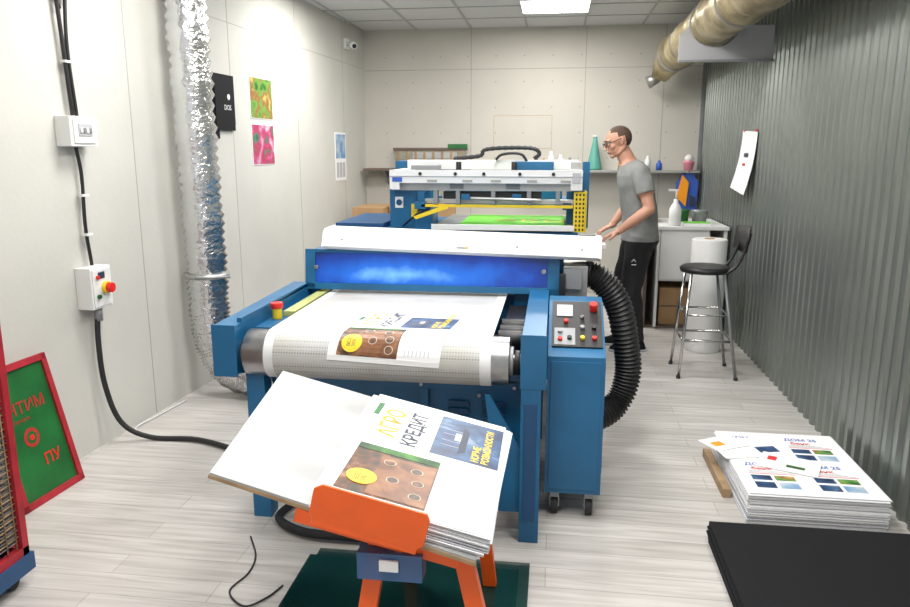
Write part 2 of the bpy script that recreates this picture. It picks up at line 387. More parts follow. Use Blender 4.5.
hose=spline([(.15,3.80,.96),(.24,3.79,.93),(.335,3.80,.80),(.385,3.83,.60),(.405,3.84,.42),(.36,3.82,.27),(.25,3.75,.20),(.06,3.66,.20)],16)
b.tube(hose,[.064+.008*((i%2)*2-1) for i in range(len(hose))],'hose',16)
o=b.done(.003)
# control cabinet
b=B('control_cabinet')
b.prism([(3.0,.12),(3.0,.735),(3.04,.755),(3.34,.905),(3.46,.905),(3.46,.12)],-.015,.225,'blue')
b.box(.0,.21,2.994,3.0,.14,.715,'blue')
sl2=math.degrees(math.atan2(.15,.30))
CT=Tr((0,3.05,.761))@R(sl2,'X')
b.box(.0,.215,.0,.31,0,.008,'black',CT); b.box(.01,.10,.01,.12,.008,.010,'grey',CT)
for (x,y,k) in ((.035,.04,'red'),(.035,.09,'grey'),(.075,.05,'black'),(.13,.05,'yellow'),(.18,.05,'red'),(.13,.12,'grey'),(.18,.12,'black'),(.06,.16,'red'),(.13,.19,'chrome')):
    b.cyl((x,y,.008),(x,y,.022),.010,k,T=CT,seg=16)
b.cyl((.18,.25,.008),(.18,.25,.045),.017,'red',T=CT); b.box(.02,.09,.2,.28,.008,.012,'inkg',CT)
b.box(.225,.23,3.05,3.4,.2,.70,'blued')
for (x,y) in ((.03,3.05),(.18,3.05),(.03,3.4),(.18,3.4)):
    b.box(x-.02,x+.02,y-.02,y+.02,.085,.12,'grey')
    b.cyl((x-.014,y+.01,.042),(x+.014,y+.01,.042),.042,'rubber'); b.cyl((x-.017,y+.01,.042),(x+.017,y+.01,.042),.02,'grey')
    b.box(x-.022,x-.016,y-.015,y+.02,.04,.09,'grey'); b.box(x+.016,x+.022,y-.015,y+.02,.04,.09,'grey')
b.done(.003)
# poster lying on the belt and bending over the roller
tmp=B('tmp'); agro(tmp,Matrix(),.46,.46)
bmesh.ops.triangulate(tmp.bm,faces=tmp.bm.faces)
for yy in [0.02*i for i in range(1,23)]:
    g=tmp.bm.verts[:]+tmp.bm.edges[:]+tmp.bm.faces[:]
    bmesh.ops.bisect_plane(tmp.bm,geom=g,plane_co=(0,yy,0),plane_no=(0,1,0))
for v in tmp.bm.verts:
    x,y_,z_=v.co
    yr=y_-.04*x-.155; r_=rr+.0072+z_; X_=-.90+x+.10*y_
    if yr>=0: v.co=V((X_,RC[0]+yr,RC[1]+r_))
    else:
        a=-yr/(rr+.006); v.co=V((X_,RC[0]-r_*math.sin(a),RC[1]+r_*math.cos(a)))
me=bpy.data.meshes.new('printed_poster'); tmp.bm.to_mesh(me)
for m_ in tmp.mats: me.materials.append(m_)
o=bpy.data.objects.new('printed_poster',me); sc.collection.objects.link(o)
# ---------------------------------------------------------------- screen printing press
b=B('screen_printing_press')
b.box(-1.45,.10,5.25,6.25,.10,.90,'blue'); b.box(-1.62,.16,5.18,6.3,.90,1.02,'blue'); b.box(-1.40,.05,5.3,6.2,0,.10,'blued')
b.box(-1.5,.16,5.174,5.18,.93,.95,'grey'); b.box(-1.6,.14,5.17,5.18,.97,1.01,'blue')
b.box(-.85,.12,5.16,6.1,1.035,1.06,'alu'); b.box(-.87,.13,5.15,5.16,1.03,1.07,'white')
b.box(-.68,.07,5.19,5.98,1.06,1.068,'green')
b.text("ЭКО",.25,'yellow',Tr((-.45,5.4,1.070)))
for x in (-.8,-.4,.0): b.box(x,x+.06,5.3,5.36,1.02,1.035,'grey'); b.box(x,x+.06,5.9,5.96,1.02,1.035,'grey')
b.box(-1.20,-.90,5.30,5.65,1.02,1.31,'blue'); b.box(-1.16,-1.10,5.293,5.30,1.17,1.25,'white'); b.box(-1.04,-.99,5.293,5.30,1.10,1.2,'yellow')
b.cyl((-1.13,5.293,1.21),(-1.13,5.288,1.21),.022,'blued'); b.box(-1.0,-.87,5.22,5.30,1.02,1.12,'blue'); b.box(-1.60,-1.24,5.25,6.1,1.02,1.06,'blued')
b.box(-1.24,-1.14,5.7,6.0,1.02,1.50,'blue'); b.box(-.98,-.93,5.23,5.3,1.2,1.29,'blue'); b.tube(spline([(-1.1,5.28,1.04),(-1.0,5.2,1.12),(-.9,5.25,1.2)],6),.008,'black',6)
b.box(.08,.20,5.40,5.75,1.02,1.30,'blue'); b.box(.19,.24,5.5,5.6,1.02,1.5,'blue')
b.box(.125,.21,5.20,5.21,1.02,1.30,'yellow'); b.box(.205,.215,5.20,5.45,1.02,1.30,'yellow')
for i in range(3):
    for j in range(9): b.box(.138+.024*i,.150+.024*i,5.197,5.2,1.03+.03*j,1.046+.03*j,'dark')
b.box(-.95,.12,5.20,5.24,1.185,1.205,'yellow'); b.box(-.98,.13,5.24,5.32,1.21,1.24,'alu')
b.box(-1.0,-.92,5.2,6.0,1.17,1.22,'blue'); b.box(.05,.11,5.24,6.0,1.17,1.22,'blue')
b.prism([(-1.0,1.12),(-.98,1.10),(-.75,1.18),(-.76,1.21)],5.15,5.17,'yellow',ax='y')
for x in (-.86,-.7,-.45,-.2,.0): b.box(x,x+.03,5.19,5.25,1.21,1.30,'grey')
b.box(-.80,-.1,5.27,5.29,1.24,1.295,'black'); b.box(-.66,-.60,5.18,5.22,1.24,1.28,'blue'); b.box(-.3,-.24,5.18,5.22,1.24,1.28,'blue')
b.tube([(-.6,5.2,1.25),(-.1,5.18,1.24)],.012,'alu',8)
b.box(-.9,.05,5.99,6.03,1.15,1.30,'blue')
b.box(-1.17,.18,5.17,5.24,1.355,1.445,'white'); b.box(-1.17,.18,5.24,5.27,1.30,1.355,'alu')
b.box(-1.13,.16,5.62,5.70,1.44,1.51,'white'); b.box(-1.17,-1.10,5.17,5.75,1.31,1.445,'white'); b.box(.10,.18,5.17,5.75,1.31,1.445,'white')
b.box(-1.17,.18,5.163,5.17,1.40,1.404,'grey'); b.box(-1.15,-1.08,5.163,5.17,1.365,1.395,'inkb'); b.box(.11,.165,5.163,5.17,1.36,1.43,'inkg')
for x in (-.95,-.7,-.5,-.25,-.02): b.cyl((x,5.17,1.42),(x,5.16,1.42),.012,'dark',seg=12); b.box(x+.05,x+.12,5.164,5.17,1.365,1.38,'screw')
for x in (-.75,-.35): b.box(x,x+.10,5.24,5.66,1.31,1.42,'grey'); b.cyl((x+.05,5.35,1.42),(x+.05,5.35,1.50),.02,'black')
b.box(-.32,-.02,5.40,5.60,1.44,1.50,'blue'); b.box(.1,.17,5.3,5.4,1.45,1.50,'alu'); b.box(-1.05,-.85,5.35,5.5,1.445,1.475,'grey')
ch=spline([(-.78,5.66,1.52),(-.58,5.66,1.54),(-.54,5.66,1.585),(-.36,5.66,1.60),(-.18,5.66,1.595),(-.13,5.66,1.555),(-.17,5.66,1.52)],8)
b.tube(ch,[.014+.003*(i%2) for i in range(len(ch))],'black',8)
ch=spline([(-.45,5.6,1.51),(-.42,5.6,1.545),(-.34,5.6,1.56),(-.26,5.6,1.55),(-.22,5.6,1.50)],8); b.tube(ch,.01,'black',8)
b.box(.16,.36,5.55,5.60,.88,.905,'alu'); b.box(.16,.36,6.10,6.15,.88,.905,'alu'); b.box(.33,.375,5.45,6.2,.875,.905,'white'); b.box(.16,.3,5.65,6.05,.78,.88,'grey')
b.done(.003)
# ---------------------------------------------------------------- delivery stand + board + sheets
ang=math.degrees(math.atan(.235))
ST=Tr((-.50,2.055,.668))@R(ang,'Y')       # plane tipped down to the right
b=B('sheet_delivery_stand')
bp_=[(-.39,-.36),(.34,-.41),(.35,.42),(-.50,.46)]
b.prism(bp_,-.020,-.004,'board','z',ST)
b.prism([(-.392,-.362),(.342,-.413),(.342,-.41),(-.39,-.36)],-.021,-.010,'wood','z',ST)
b.box(-.14,.30,-.38,-.34,-.062,-.022,'orange',ST); b.box(-.14,.30,.30,.34,-.062,-.022,'orange',ST); b.box(-.1,-.06,-.34,.3,-.06,-.022,'orange',ST); b.box(.22,.26,-.34,.3,-.06,-.022,'orange',ST)
b.prism([(-.085,-.015),(.19,-.015),(.205,.0),(.205,.070),(.195,.085),(-.075,.085),(-.095,.070),(-.095,.0)],-.422,-.414,'orange',ax='y',T=ST)
b.prism([(-.085,-.015),(.19,-.015),(.19,-.03),(-.085,-.03)],-.422,-.36,'orange',ax='y',T=ST)
def leg(p0,p1,w=.024):
    p0=V(p0);p1=V(p1); vs=[]
    for p in (p0,p1): vs+=[p+V((sx*w,sy*w*.7,0)) for sx,sy in((-1,-1),(1,-1),(1,1),(-1,1))]
    b.add(vs,[(0,3,2,1),(4,5,6,7),(0,1,5,4),(1,2,6,5),(2,3,7,6),(3,0,4,7)],'orange')
zs=.021
leg((-.43,1.72,.61),(-.52,1.66,zs)); leg((-.21,1.72,.545),(-.08,1.66,zs)); leg((-.44,2.35,.61),(-.50,2.43,zs)); leg((-.25,2.35,.555),(-.20,2.43,zs))
b.box(-.49,-.13,1.675,1.695,.20,.23,'orange'); b.box(-.49,-.2,2.39,2.41,.20,.23,'orange')
b.box(-.48,-.31,1.66,1.72,.50,.575,'acr'); b.box(-.42,-.37,1.652,1.66,.53,.56,'plast')
b.done(.002)
b=B('poster_stack')
rd=random
for i in range(24):
    dx=rd.uniform(-.008,.008); dy=rd.uniform(-.008,.008)
    T=ST@Tr((-.10+dx,-.385+dy,-.0035+.0022*i))@R(rd.uniform(-2,2)+.5,'Z')
    b.box(0,.46,0,.73,.0002,.0019,'paper' if i%3 else 'paper2',T)
T=ST@Tr((-.10,-.39,.0505))@R(.5,'Z'); agro(b,T,.455,.74)
b.done()
b=B('glass_plate')
b.box(-.93,-.10,1.85,2.56,.001,.008,'glass'); b.box(-.90,-.06,1.87,2.60,.0085,.014,'glass'); b.box(-.92,-.12,1.83,2.54,.0145,.02,'glass'); b.done(.001)
# ---------------------------------------------------------------- right hand floor items
def isb(b,T,w=.56,h=.70):
    b.box(0,w,0,h,0,.0012,'paper',T)
    for r_ in range(2):
        for c in range(2):
            x=.05+.27*c; y=.06+.33*r_
            for i in range(2):
                b.box(x+.10*i,x+.10*i+.085,y,y+.06,.0012,.0018,'pbl2' if i else 'pblue',T); b.box(x+.10*i,x+.10*i+.085,y+.08,y+.13,.0012,.0018,'pbg' if i else 'pblue',T)
            b.box(x,x+.2,y+.145,y+.15,.0012,.0018,'inkr',T)
            b.text("ДОМ 25",.042,'inkb',T@Tr((x,y+.235,.002)),.001); b.text("банк",.04,'inkr',T@Tr((x+.02,y+.19,.002)),.001)
            for i in range(3): b.box(x,x+.19-.03*i,y+.158+.01*i,y+.162+.01*i,.0012,.0018,'inkg',T)
b=B('wooden_plank'); b.box(.805,.845,3.30,3.78,0,.045,'wood'); b.done(.003)
b=B('printed_sheet_stack')
for i in range(33):
    T=Tr((.86+rd.uniform(-.007,.007),3.07+rd.uniform(-.012,.006),.0005+.0042*i)); b.box(0,.57,0,.72,0,.0039,'paper' if i%4 else 'paper2',T)
isb(b,Tr((.86,3.07,.1395)),.57,.72)
T=Tr((.84,3.42,.1425))@R(14,'Z'); b.box(0,.34,0,.24,0,.001,'paper',T); b.box(.2,.3,.05,.12,.001,.0015,'pblue',T); b.box(.03,.1,.15,.2,.001,.0015,'torange',T)
T=Tr((.96,3.36,.144))@R(-24,'Z'); b.box(0,.26,0,.19,0,.001,'paper',T); b.box(.03,.07,.1,.15,.001,.0015,'inkr',T); b.box(.12,.2,.05,.08,.001,.0015,'pgreen',T)
T=Tr((.82,3.50,.1455))@R(30,'Z'); b.box(0,.2,0,.15,0,.001,'paper',T); b.box(.03,.09,.05,.1,.001,.0015,'torange',T)
b.done()
b=B('black_board_stack')
for i in range(9):
    T=Tr((.655+rd.uniform(-.006,.006),1.95+rd.uniform(-.006,.006),.001+.0105*i)); b.box(0,.84,0,.93,0,.0098,'blackm',T)
b.done(.0015)
# ---------------------------------------------------------------- bar stool
b=B('bar_stool')
sx,sy=1.06,5.34
b.rings([(sx,sy,.735,.13,.14),(sx,sy,.74,.165,.17),(sx,sy,.765,.172,.18),(sx+.005,sy,.78,.16,.165),(sx,sy,.775,.10,.10)],'black')
for (dx,dy) in ((-1,-1),(-1,1),(1,-1),(1,1)):
    top=(sx+dx*.11,sy+dy*.12,.74); bot=(sx+dx*.165+(.06 if dx>0 else 0),sy+dy*.18,.0)
    b.tube([bot,top],.011,'chrome' if dx<0 else 'grey',10); b.cyl(bot,(bot[0],bot[1],.02),.015,'black')
for (z,r1,r2,rad,ex) in ((.27,.145,.157,.010,.04),(.45,.132,.144,.008,.025)):
    b.tube([(sx-r1,sy-r2,z),(sx+r1+ex,sy-r2,z),(sx+r1+ex,sy+r2,z),(sx-r1,sy+r2,z),(sx-r1,sy-r2,z)],rad,'chrome',8)
for dy in (-.11,.11):
    b.tube(spline([(sx+.11,sy+dy,.735),(sx+.19,sy+dy,.80),(sx+.245,sy+dy,.93),(sx+.265,sy+dy,1.03)],6),.011,'black',10)
vs=[];fs=[]
for i in range(9):
    t=-1+2*i/8
    for (dx,z) in ((.238,.88),(.255,1.07),(.273,1.07),(.256,.88)): vs.append((sx+dx-.03*t*t+.01,sy+t*.17,z-(.02*t*t if z>1 else -.02*t*t)))
for i in range(8):
    for j in range(4): fs.append((4*i+j,4*i+(j+1)%4,4*i+4+(j+1)%4,4*i+4+j))
fs+=[(0,1,2,3),(35,34,33,32)]
b.add(vs,fs,'black',None,True); b.done()
b=B('film_roll'); b.cyl((1.21,5.98,.0),(1.21,5.98,.90),.130,'plast',seg=40); b.cyl((1.21,5.98,.90),(1.21,5.98,.905),.04,'card'); b.cyl((1.21,5.98,.01),(1.21,5.98,.895),.135,'plast',seg=40)
b.done(.003)
# ---------------------------------------------------------------- work table at the back right
b=B('work_table')
b.box(.78,1.50,6.62,7.45,.90,.93,'white'); b.box(.93,1.34,6.64,6.66,.46,.90,'plast'); b.box(.905,.925,6.64,7.4,.02,.90,'white'); b.box(1.46,1.49,6.64,7.4,.0,.90,'white')
b.box(.93,1.46,6.66,7.4,.44,.46,'white'); b.box(.80,.83,6.68,7.4,0,.90,'brown'); b.box(.83,1.46,7.36,7.4,.0,.90,'brown'); b.box(.83,1.46,6.7,7.36,.0,.02,'brown')
b.box(1.34,1.345,6.63,6.64,.5,.88,'seam'); b.done(.003)
b=B('cardboard_box'); b.box(.96,1.28,6.75,7.1,.021,.36,'card'); b.box(.96,1.28,6.74,6.75,.19,.20,'brown'); b.box(1.11,1.13,6.745,6.75,.021,.36,'wood'); b.done(.003)
b=B('pump_bottle'); b.rings([(1.05,6.72,.931,.052,.052),(1.05,6.72,1.07,.053,.053),(1.05,6.72,1.11,.035,.035),(1.05,6.72,1.13,.02,.02),(1.05,6.72,1.16,.02,.02)],'plast'); b.cyl((1.05,6.72,1.16),(1.05,6.72,1.235),.007,'white'); b.box(.985,1.065,6.71,6.73,1.23,1.248,'white'); b.done()
b=B('paint_jar'); b.rings([(1.15,6.9,.931,.045,.045),(1.15,6.9,1.03,.047,.047),(1.15,6.9,1.04,.05,.05),(1.15,6.9,1.06,.05,.05)],'dgreen'); b.done()
b=B('paint_bucket'); b.rings([(1.30,6.95,.931,.06,.06),(1.30,6.95,1.03,.07,.07),(1.30,6.95,1.035,.073,.073),(1.30,6.95,1.05,.073,.073)],'grey'); b.done()
b=B('document_pile'); b.box(1.12,1.36,6.66,6.82,.931,.955,'paper'); b.box(1.13,1.35,6.67,6.81,.955,.96,'green'); b.done()
b=B('desk_monitor'); b.box(.83,.86,6.95,7.3,.99,1.24,'black'); b.box(.80,.90,7.05,7.2,.931,.94,'black'); b.box(.84,.86,7.1,7.15,.94,1.1,'black'); b.done(.004)
b=B('wall_shelf'); b.box(-.30,RX-.06,BY-.26,BY-.002,1.35,1.375,'alu')
for x in (.0,.7,1.35): b.prism([(BY-.24,1.35),(BY-.003,1.35),(BY-.003,1.18)],x,x+.02,'grey')
b.done(.002)
b=B('wall_shelf',None); b.box(-2.12,-.95,BY-.26,BY-.002,1.36,1.385,'brown'); b.prism([(BY-.24,1.36),(BY-.003,1.36),(BY-.003,1.2)],-1.9,-1.88,'grey'); b.done(.002)
b=B('wash_bottle'); b.rings([(.40,8.15,1.376,.08,.08),(.40,8.15,1.40,.08,.08),(.40,8.15,1.66,.028,.028),(.40,8.15,1.72,.022,.022)],'teal'); b.cyl((.40,8.15,1.72),(.40,8.15,1.74),.026,'plast'); b.done()
for (x,k,r_,h_) in ((-.22,'black',.03,.14),(-.14,'card',.03,.12),(-.06,'plast',.035,.20),(.04,'plast',.03,.16),(.14,'grey',.035,.13),(.96,'plast',.03,.15),(.7,'card',.05,.11),(1.08,'inkb',.03,.10)):
    b=B('ink_bottle'); b.rings([(x,8.18,1.376,r_,r_),(x,8.18,1.376+h_*.7,r_,r_),(x,8.18,1.376+h_*.8,r_*.5,r_*.5),(x,8.18,1.376+h_,r_*.5,r_*.5)],k); b.done()
b=B('pink_pot'); b.rings([(1.38,8.15,1.376,.045,.045),(1.38,8.15,1.45,.055,.055),(1.38,8.15,1.455,.06,.06),(1.38,8.15,1.47,.06,.06)],'pink'); b.ell((1.38,8.15,1.50),(.045,.045,.04),'plast'); b.done()
b=B('hanging_bag'); b.prism([(1.27,.98),(1.47,.96),(1.48,1.25),(1.42,1.345),(1.32,1.345),(1.26,1.24)],8.08,8.14,'inkb',ax='y'); b.prism([(1.26,1.10),(1.36,1.0),(1.38,1.25),(1.31,1.33)],8.06,8.08,'torange',ax='y'); b.prism([(1.40,1.0),(1.46,1.0),(1.45,1.1),(1.40,1.12)],8.07,8.08,'ink',ax='y'); b.tube([(1.34,8.11,1.34),(1.37,8.03,1.37),(1.40,8.11,1.34)],.005,'black',6); b.done(.006)
b=B('squeegee_rack'); b.box(-1.80,-1.0,BY-.05,BY-.003,1.386,1.60,'rack'); b.box(-1.82,-.98,BY-.06,BY-.05,1.58,1.61,'brown'); b.box(-1.60,-1.1,BY-.054,BY-.05,1.49,1.56,'alu')
for i in range(8): b.box(-1.78+.1*i,-1.75+.1*i,BY-.055,BY-.05,1.40,1.58,'wood')
b.box(-1.2,-.98,BY-.07,BY-.055,1.60,1.65,'dgreen'); b.done(.002)
b=B('storage_box'); b.box(-2.02,-1.70,7.2,7.75,.0,1.02,'card'); b.box(-2.02,-1.70,7.19,7.2,.5,.52,'brown'); b.done(.003)
b=B('cardboard_sheet',None); b.box(-1.68,-1.0,7.4,7.42,.0,1.10,'card'); b.box(-1.68,-1.0,7.42,7.44,0,1.08,'wood'); b.done()
# ---------------------------------------------------------------- insulated pipe + bracket
PX,PZ=1.11,2.50
b=B('insulated_pipe')
pts=[];rs=[]
n=70
for i in range(n):
    y=1.0+(7.75-1.0)*i/(n-1); pts.append((PX+.008*math.sin(i*1.7),y,PZ+.008*math.cos(i*2.1))); rs.append(.160+.010*math.sin(i*2.4)+.006*math.sin(i*1.1))
pts+=[(PX-.01,7.9,PZ-.03),(PX-.06,8.0,PZ-.11),(PX-.10,8.03,PZ-.20)]; rs+=[.15,.115,.08]
b.tube(pts,rs,'foily',22)
for i in range(5,70,9): b.tube([(PX,pts[i][1],PZ),(PX,pts[i][1]+.03,PZ)],.174,'alu',22)
b.cyl((PX-.10,8.03,PZ-.19),(PX-.21,8.05,PZ-.24),.045,'alu',.065)
for yy in (2.2,4.4): b.box(PX-.004,PX+.004,yy,yy+.02,PZ+.14,CH-.0065,'grey')
b.done()
b=B('pipe_bracket')
arc=[(PX+.188*math.cos(math.radians(a)),PZ+.188*math.sin(math.radians(a))) for a in range(-12,-169,-12)]
b.prism([(.86,2.21),(RX-.02,2.21),(RX-.02,2.46)]+arc+[(.88,2.41),(.86,2.41)],5.80,5.815,'inkg',ax='y'); b.box(.86,RX-.02,5.77,5.80,2.21,2.225,'grey'); b.done()
b=B('wall_notice')
vs=[];fs=[]
for i in range(9):
    t=i/8; z=1.72-.46*t; dx=-.03-.07*t*t
    vs+=[(RX+dx,6.0,z-.02*t),(RX+dx+.0,6.46,z+.02)]
for i in range(8): fs.append((2*i,2*i+1,2*i+3,2*i+2))
b.add(vs,fs,'paper',None,True)
b.box(RX-.052,RX-.046,6.18,6.28,1.53,1.56,'ink'); b.box(RX-.058,RX-.052,6.22,6.29,1.46,1.48,'inkr'); b.tube([(RX-.035,6.05,1.725),(RX-.019,6.05,1.735)],.008,'red',8); b.tube([(RX-.035,6.4,1.73),(RX-.019,6.4,1.74)],.008,'red',8)
b.done()
# ---------------------------------------------------------------- left wall things
b=B('foil_duct')
path=spline([(-2.20,4.36,CH-.008),(-2.20,4.36,2.2),(-2.20,4.38,1.5),(-2.20,4.40,.9),(-2.20,4.40,.50),(-2.15,4.40,.27),(-2.03,4.39,.16),(-1.88,4.38,.135),(-1.70,4.36,.135)],22)
b.tube(path,[.12+.009*((i%2)*2-1)+.004*math.sin(i*.7) for i in range(len(path))],'foil',26)
b.tube([(-2.36,4.42,.80),(-2.20,4.25,.80),(-2.02,4.34,.80)],.009,'grey',8)
b.tube([(-2.20,4.40,.785),(-2.20,4.40,.815)],.137,'alu',26)
b.done()
b=B('electrical_box',LW); b.box(.001,.085,3.38,3.58,1.60,1.745,'plast'); b.box(.085,.092,3.40,3.56,1.615,1.73,'white'); b.box(.092,.096,3.43,3.53,1.65,1.71,'inkg')
for i in range(4): b.box(.096,.102,3.438+.022*i,3.455+.022*i,1.665,1.69,'grey' if i%2 else 'plast')
b.done(.004)
b=B('emergency_stop_box',LW); b.box(.001,.09,3.41,3.57,.775,.99,'plast'); b.box(.09,.096,3.42,3.56,.785,.98,'white')
b.cyl((.096,3.51,.88),(.115,3.51,.88),.032,'yellow'); b.cyl((.115,3.51,.88),(.14,3.51,.88),.026,'red'); b.cyl((.096,3.45,.94),(.11,3.45,.94),.010,'red',seg=12); b.cyl((.096,3.45,.84),(.11,3.45,.84),.012,'dgreen',seg=12); b.box(.096,.10,3.46,3.51,.93,.965,'ink')
b.done(.004)
b=B('power_cable',LW)
b.tube(spline([(.03,3.47,CH-.01),(.03,3.44,2.5),(.03,3.46,2.1),(.03,3.48,1.75)],8),.010,'black',8)
b.tube(spline([(.03,3.51,CH-.01),(.035,3.52,2.5),(.03,3.49,2.1),(.03,3.51,1.75)],8),.009,'black',8)
b.tube(spline([(.03,3.47,2.25),(.035,3.39,2.45),(.03,3.42,2.7),(.03,3.42,CH-.01)],8),.005,'black',8)
for z in (2.3,2.0): b.box(.018,.045,3.45,3.53,z,z+.012,'plast')
b.done()
b=B('power_cable',LW)
b.tube(spline([(.03,3.48,1.595),(.03,3.50,1.45),(.03,3.49,1.2),(.03,3.51,.995)],8),.009,'black',8)
for z in (1.35,1.15): b.box(.018,.045,3.475,3.525,z,z+.012,'plast')
b.done()
b=B('power_cable',LW)
b.tube(spline([(.045,3.50,.77),(.045,3.48,.60),(.05,3.49,.35),(.09,3.54,.12),(.22,3.60,.02),(.5,3.62,.018),(.85,3.50,.018),(1.02,3.45,.018)],8),.014,'rubber',10)
b.cyl((.045,3.50,.70),(.045,3.50,.77),.022,'grey')
b.done()
b=B('thin_cable',LW)
b.tube(spline([(.10,3.66,.008),(.03,3.75,.008),(.04,3.9,.008),(.05,4.1,.008),(.06,4.24,.008)],6),.005,'beltw',6); b.done()
b=B('floor_cable')
b.tube(spline([(-1.22,2.66,.006),(-1.14,2.52,.006),(-1.12,2.40,.006),(-1.14,2.28,.006),(-1.05,2.2,.006),(-.99,2.26,.006),(-.96,2.34,.006)],8),.0035,'rubber',6); b.done()
b=B('floor_hose'); b.tube(spline([(-1.12,2.96,.03),(-1.15,2.80,.025),(-1.02,2.70,.025),(-.85,2.68,.025),(-.6,2.68,.025)],8),.018,'rubber',10); b.done()
b=B('wall_folder',LW); b.box(.001,.012,4.88,5.22,1.76,2.10,'blackm'); b.box(.012,.02,4.93,5.20,1.72,2.04,'blackm'); b.box(.001,.012,4.9,4.98,1.66,1.76,'blackm'); b.text("DOS",.05,'paper',Tr((.0205,5.05,1.86))@R(90,'Z')@R(90,'X')); b.cyl((.0202,5.12,1.95),(.0208,5.12,1.95),.02,'paper',seg=16); b.done()
b=B('wall_poster',LW); b.box(.001,.004,5.48,5.88,1.82,2.13,'paper'); b.box(.004,.005,5.49,5.87,1.825,2.125,'pbg'); b.done()
b=B('wall_poster',LW); b.box(.001,.004,5.48,5.88,1.47,1.78,'paper'); b.box(.004,.005,5.49,5.87,1.475,1.775,'ppink'); b.done()
b=B('wall_calendar',LW); b.box(.001,.006,7.30,7.62,1.28,1.76,'paper'); b.box(.006,.007,7.32,7.60,1.50,1.74,'pbl2')
for i in range(3): b.box(.006,.007,7.33+.09*i,7.40+.09*i,1.31,1.46,'inkg')
b.done()
b=B('security_camera',LW); b.box(.001,.03,7.66,7.76,2.60,2.70,'plast'); b.cyl((.03,7.7,2.65),(.08,7.66,2.64),.02,'plast'); b.cyl((.08,7.66,2.64),(.14,7.58,2.61),.032,'plast'); b.cyl((.14,7.58,2.61),(.145,7.575,2.608),.022,'black'); b.done()
FR=LW@Tr((.17,2.72,.0))@R(-13,'Y')
b=B('screen_frame',FR)
W_,H_=.385,.65
for (y0,y1,z0,z1) in ((0,W_,0,.03),(0,W_,H_-.03,H_),(0,.03,0,H_),(W_-.03,W_,0,H_)): b.box(-.012,.012,y0,y1,z0,z1,'redf')
b.box(-.004,.0,.03,W_-.03,.03,H_-.03,'dgreen')
b.cyl((.001,.17,.30),(.002,.17,.30),.045,'dred'); b.cyl((.0022,.17,.30),(.003,.17,.30),.028,'dgreen'); b.cyl((.0032,.17,.30),(.004,.17,.30),.014,'red')
b.text("НТИМ",.075,'dred',Tr((.002,.08,.42))@R(90,'Z')@R(90,'X'),.001); b.text("ПУ",.075,'red',Tr((.002,.20,.15))@R(90,'Z')@R(90,'X'),.001); b.text("печать",.03,'dred',Tr((.002,.1,.38))@R(90,'Z')@R(90,'X'))
b.done(.002)
b=B('drying_rack_cart')
x0,x1,y0,y1=-2.22,-1.90,1.75,2.25
for x in (x0,x1-.03):
    for y in (y0,y1-.03): b.box(x,x+.03,y,y+.03,.10,1.08,'redf')
for z in (.12,1.05):
    b.box(x0,x1,y0,y0+.03,z,z+.03,'redf'); b.box(x0,x1,y1-.03,y1,z,z+.03,'redf'); b.box(x0,x0+.03,y0,y1,z,z+.03,'redf'); b.box(x1-.03,x1,y0,y1,z,z+.03,'redf')
z=.18
while z<1.04:
    b.box(x0+.02,x1-.012,y0+.02,y1-.012,z,z+.004,'steel')
    b.tube([(x1-.014,y0+.03,z),(x1-.014,y1-.03,z+.018)],.003,'wood',6); b.tube([(x0+.03,y1-.014,z),(x1-.03,y1-.014,z+.01)],.003,'wood',6); z+=.026
for y in [y0+.05+.045*i for i in range(10)]: b.tube([(x1-.011,y,.13),(x1-.011,y,1.06)],.0025,'wood',6)
for i in range(6): b.tube([(x0+.05+.045*i,y1-.011,.13),(x0+.05+.045*i,y1-.011,1.06)],.0025,'wood',6)
b.box(x0-.01,x1+.01,y0-.01,y1+.01,.055,.12,'blued')
for x in (x0+.04,x1-.04):
    for y in (y0+.04,y1-.06): b.cyl((x-.012,y,.028),(x+.012,y,.028),.028,'rubber')
b.done()
# ---------------------------------------------------------------- man
def remesh(bld,voxel,smooth):
    me=bpy.data.meshes.new('tmp'); bld.bm.to_mesh(me); bld.bm.free()
    o=bpy.data.objects.new('tmp',me); sc.collection.objects.link(o)
    md=o.modifiers.new('r','REMESH'); md.mode='VOXEL'; md.voxel_size=voxel
    s_=o.modifiers.new('s','SMOOTH'); s_.factor=.5; s_.iterations=smooth
    dg=bpy.context.evaluated_depsgraph_get(); dg.update()
    out=bpy.data.meshes.new_from_object(o.evaluated_get(dg)); bpy.data.objects.remove(o)
    for p in out.polygons: p.use_smooth=True
    return out
def segd(p,a,c):
    a=V(a);c=V(c); ab=c-a; t=max(0,min(1,(p-a).dot(ab)/ab.length_squared)); return (p-(a+ab*t)).length,t
SL=V((.625,5.745,1.425)); EL=V((.70,5.665,1.15)); WL=V((.475,5.64,.985))
SR=V((.555,6.095,1.425)); ER=V((.61,6.18,1.17)); WR=V((.46,6.12,.985))
b=B('x')
b.rings([(.665,5.92,.885,.150,.180),(.665,5.92,.93,.146,.176),(.66,5.92,1.0,.142,.172),(.655,5.92,1.08,.138,.166),(.635,5.92,1.2,.140,.172),(.61,5.92,1.32,.142,.178),(.595,5.92,1.39,.132,.184),(.59,5.92,1.44,.110,.168),(.58,5.92,1.48,.088,.120),(.565,5.92,1.505,.068,.078)],'tee')
b.tube([(.575,5.92,1.44),(.545,5.92,1.50),(.50,5.92,1.58),(.475,5.92,1.62)],[.068,.064,.060,.056],'skin',16)
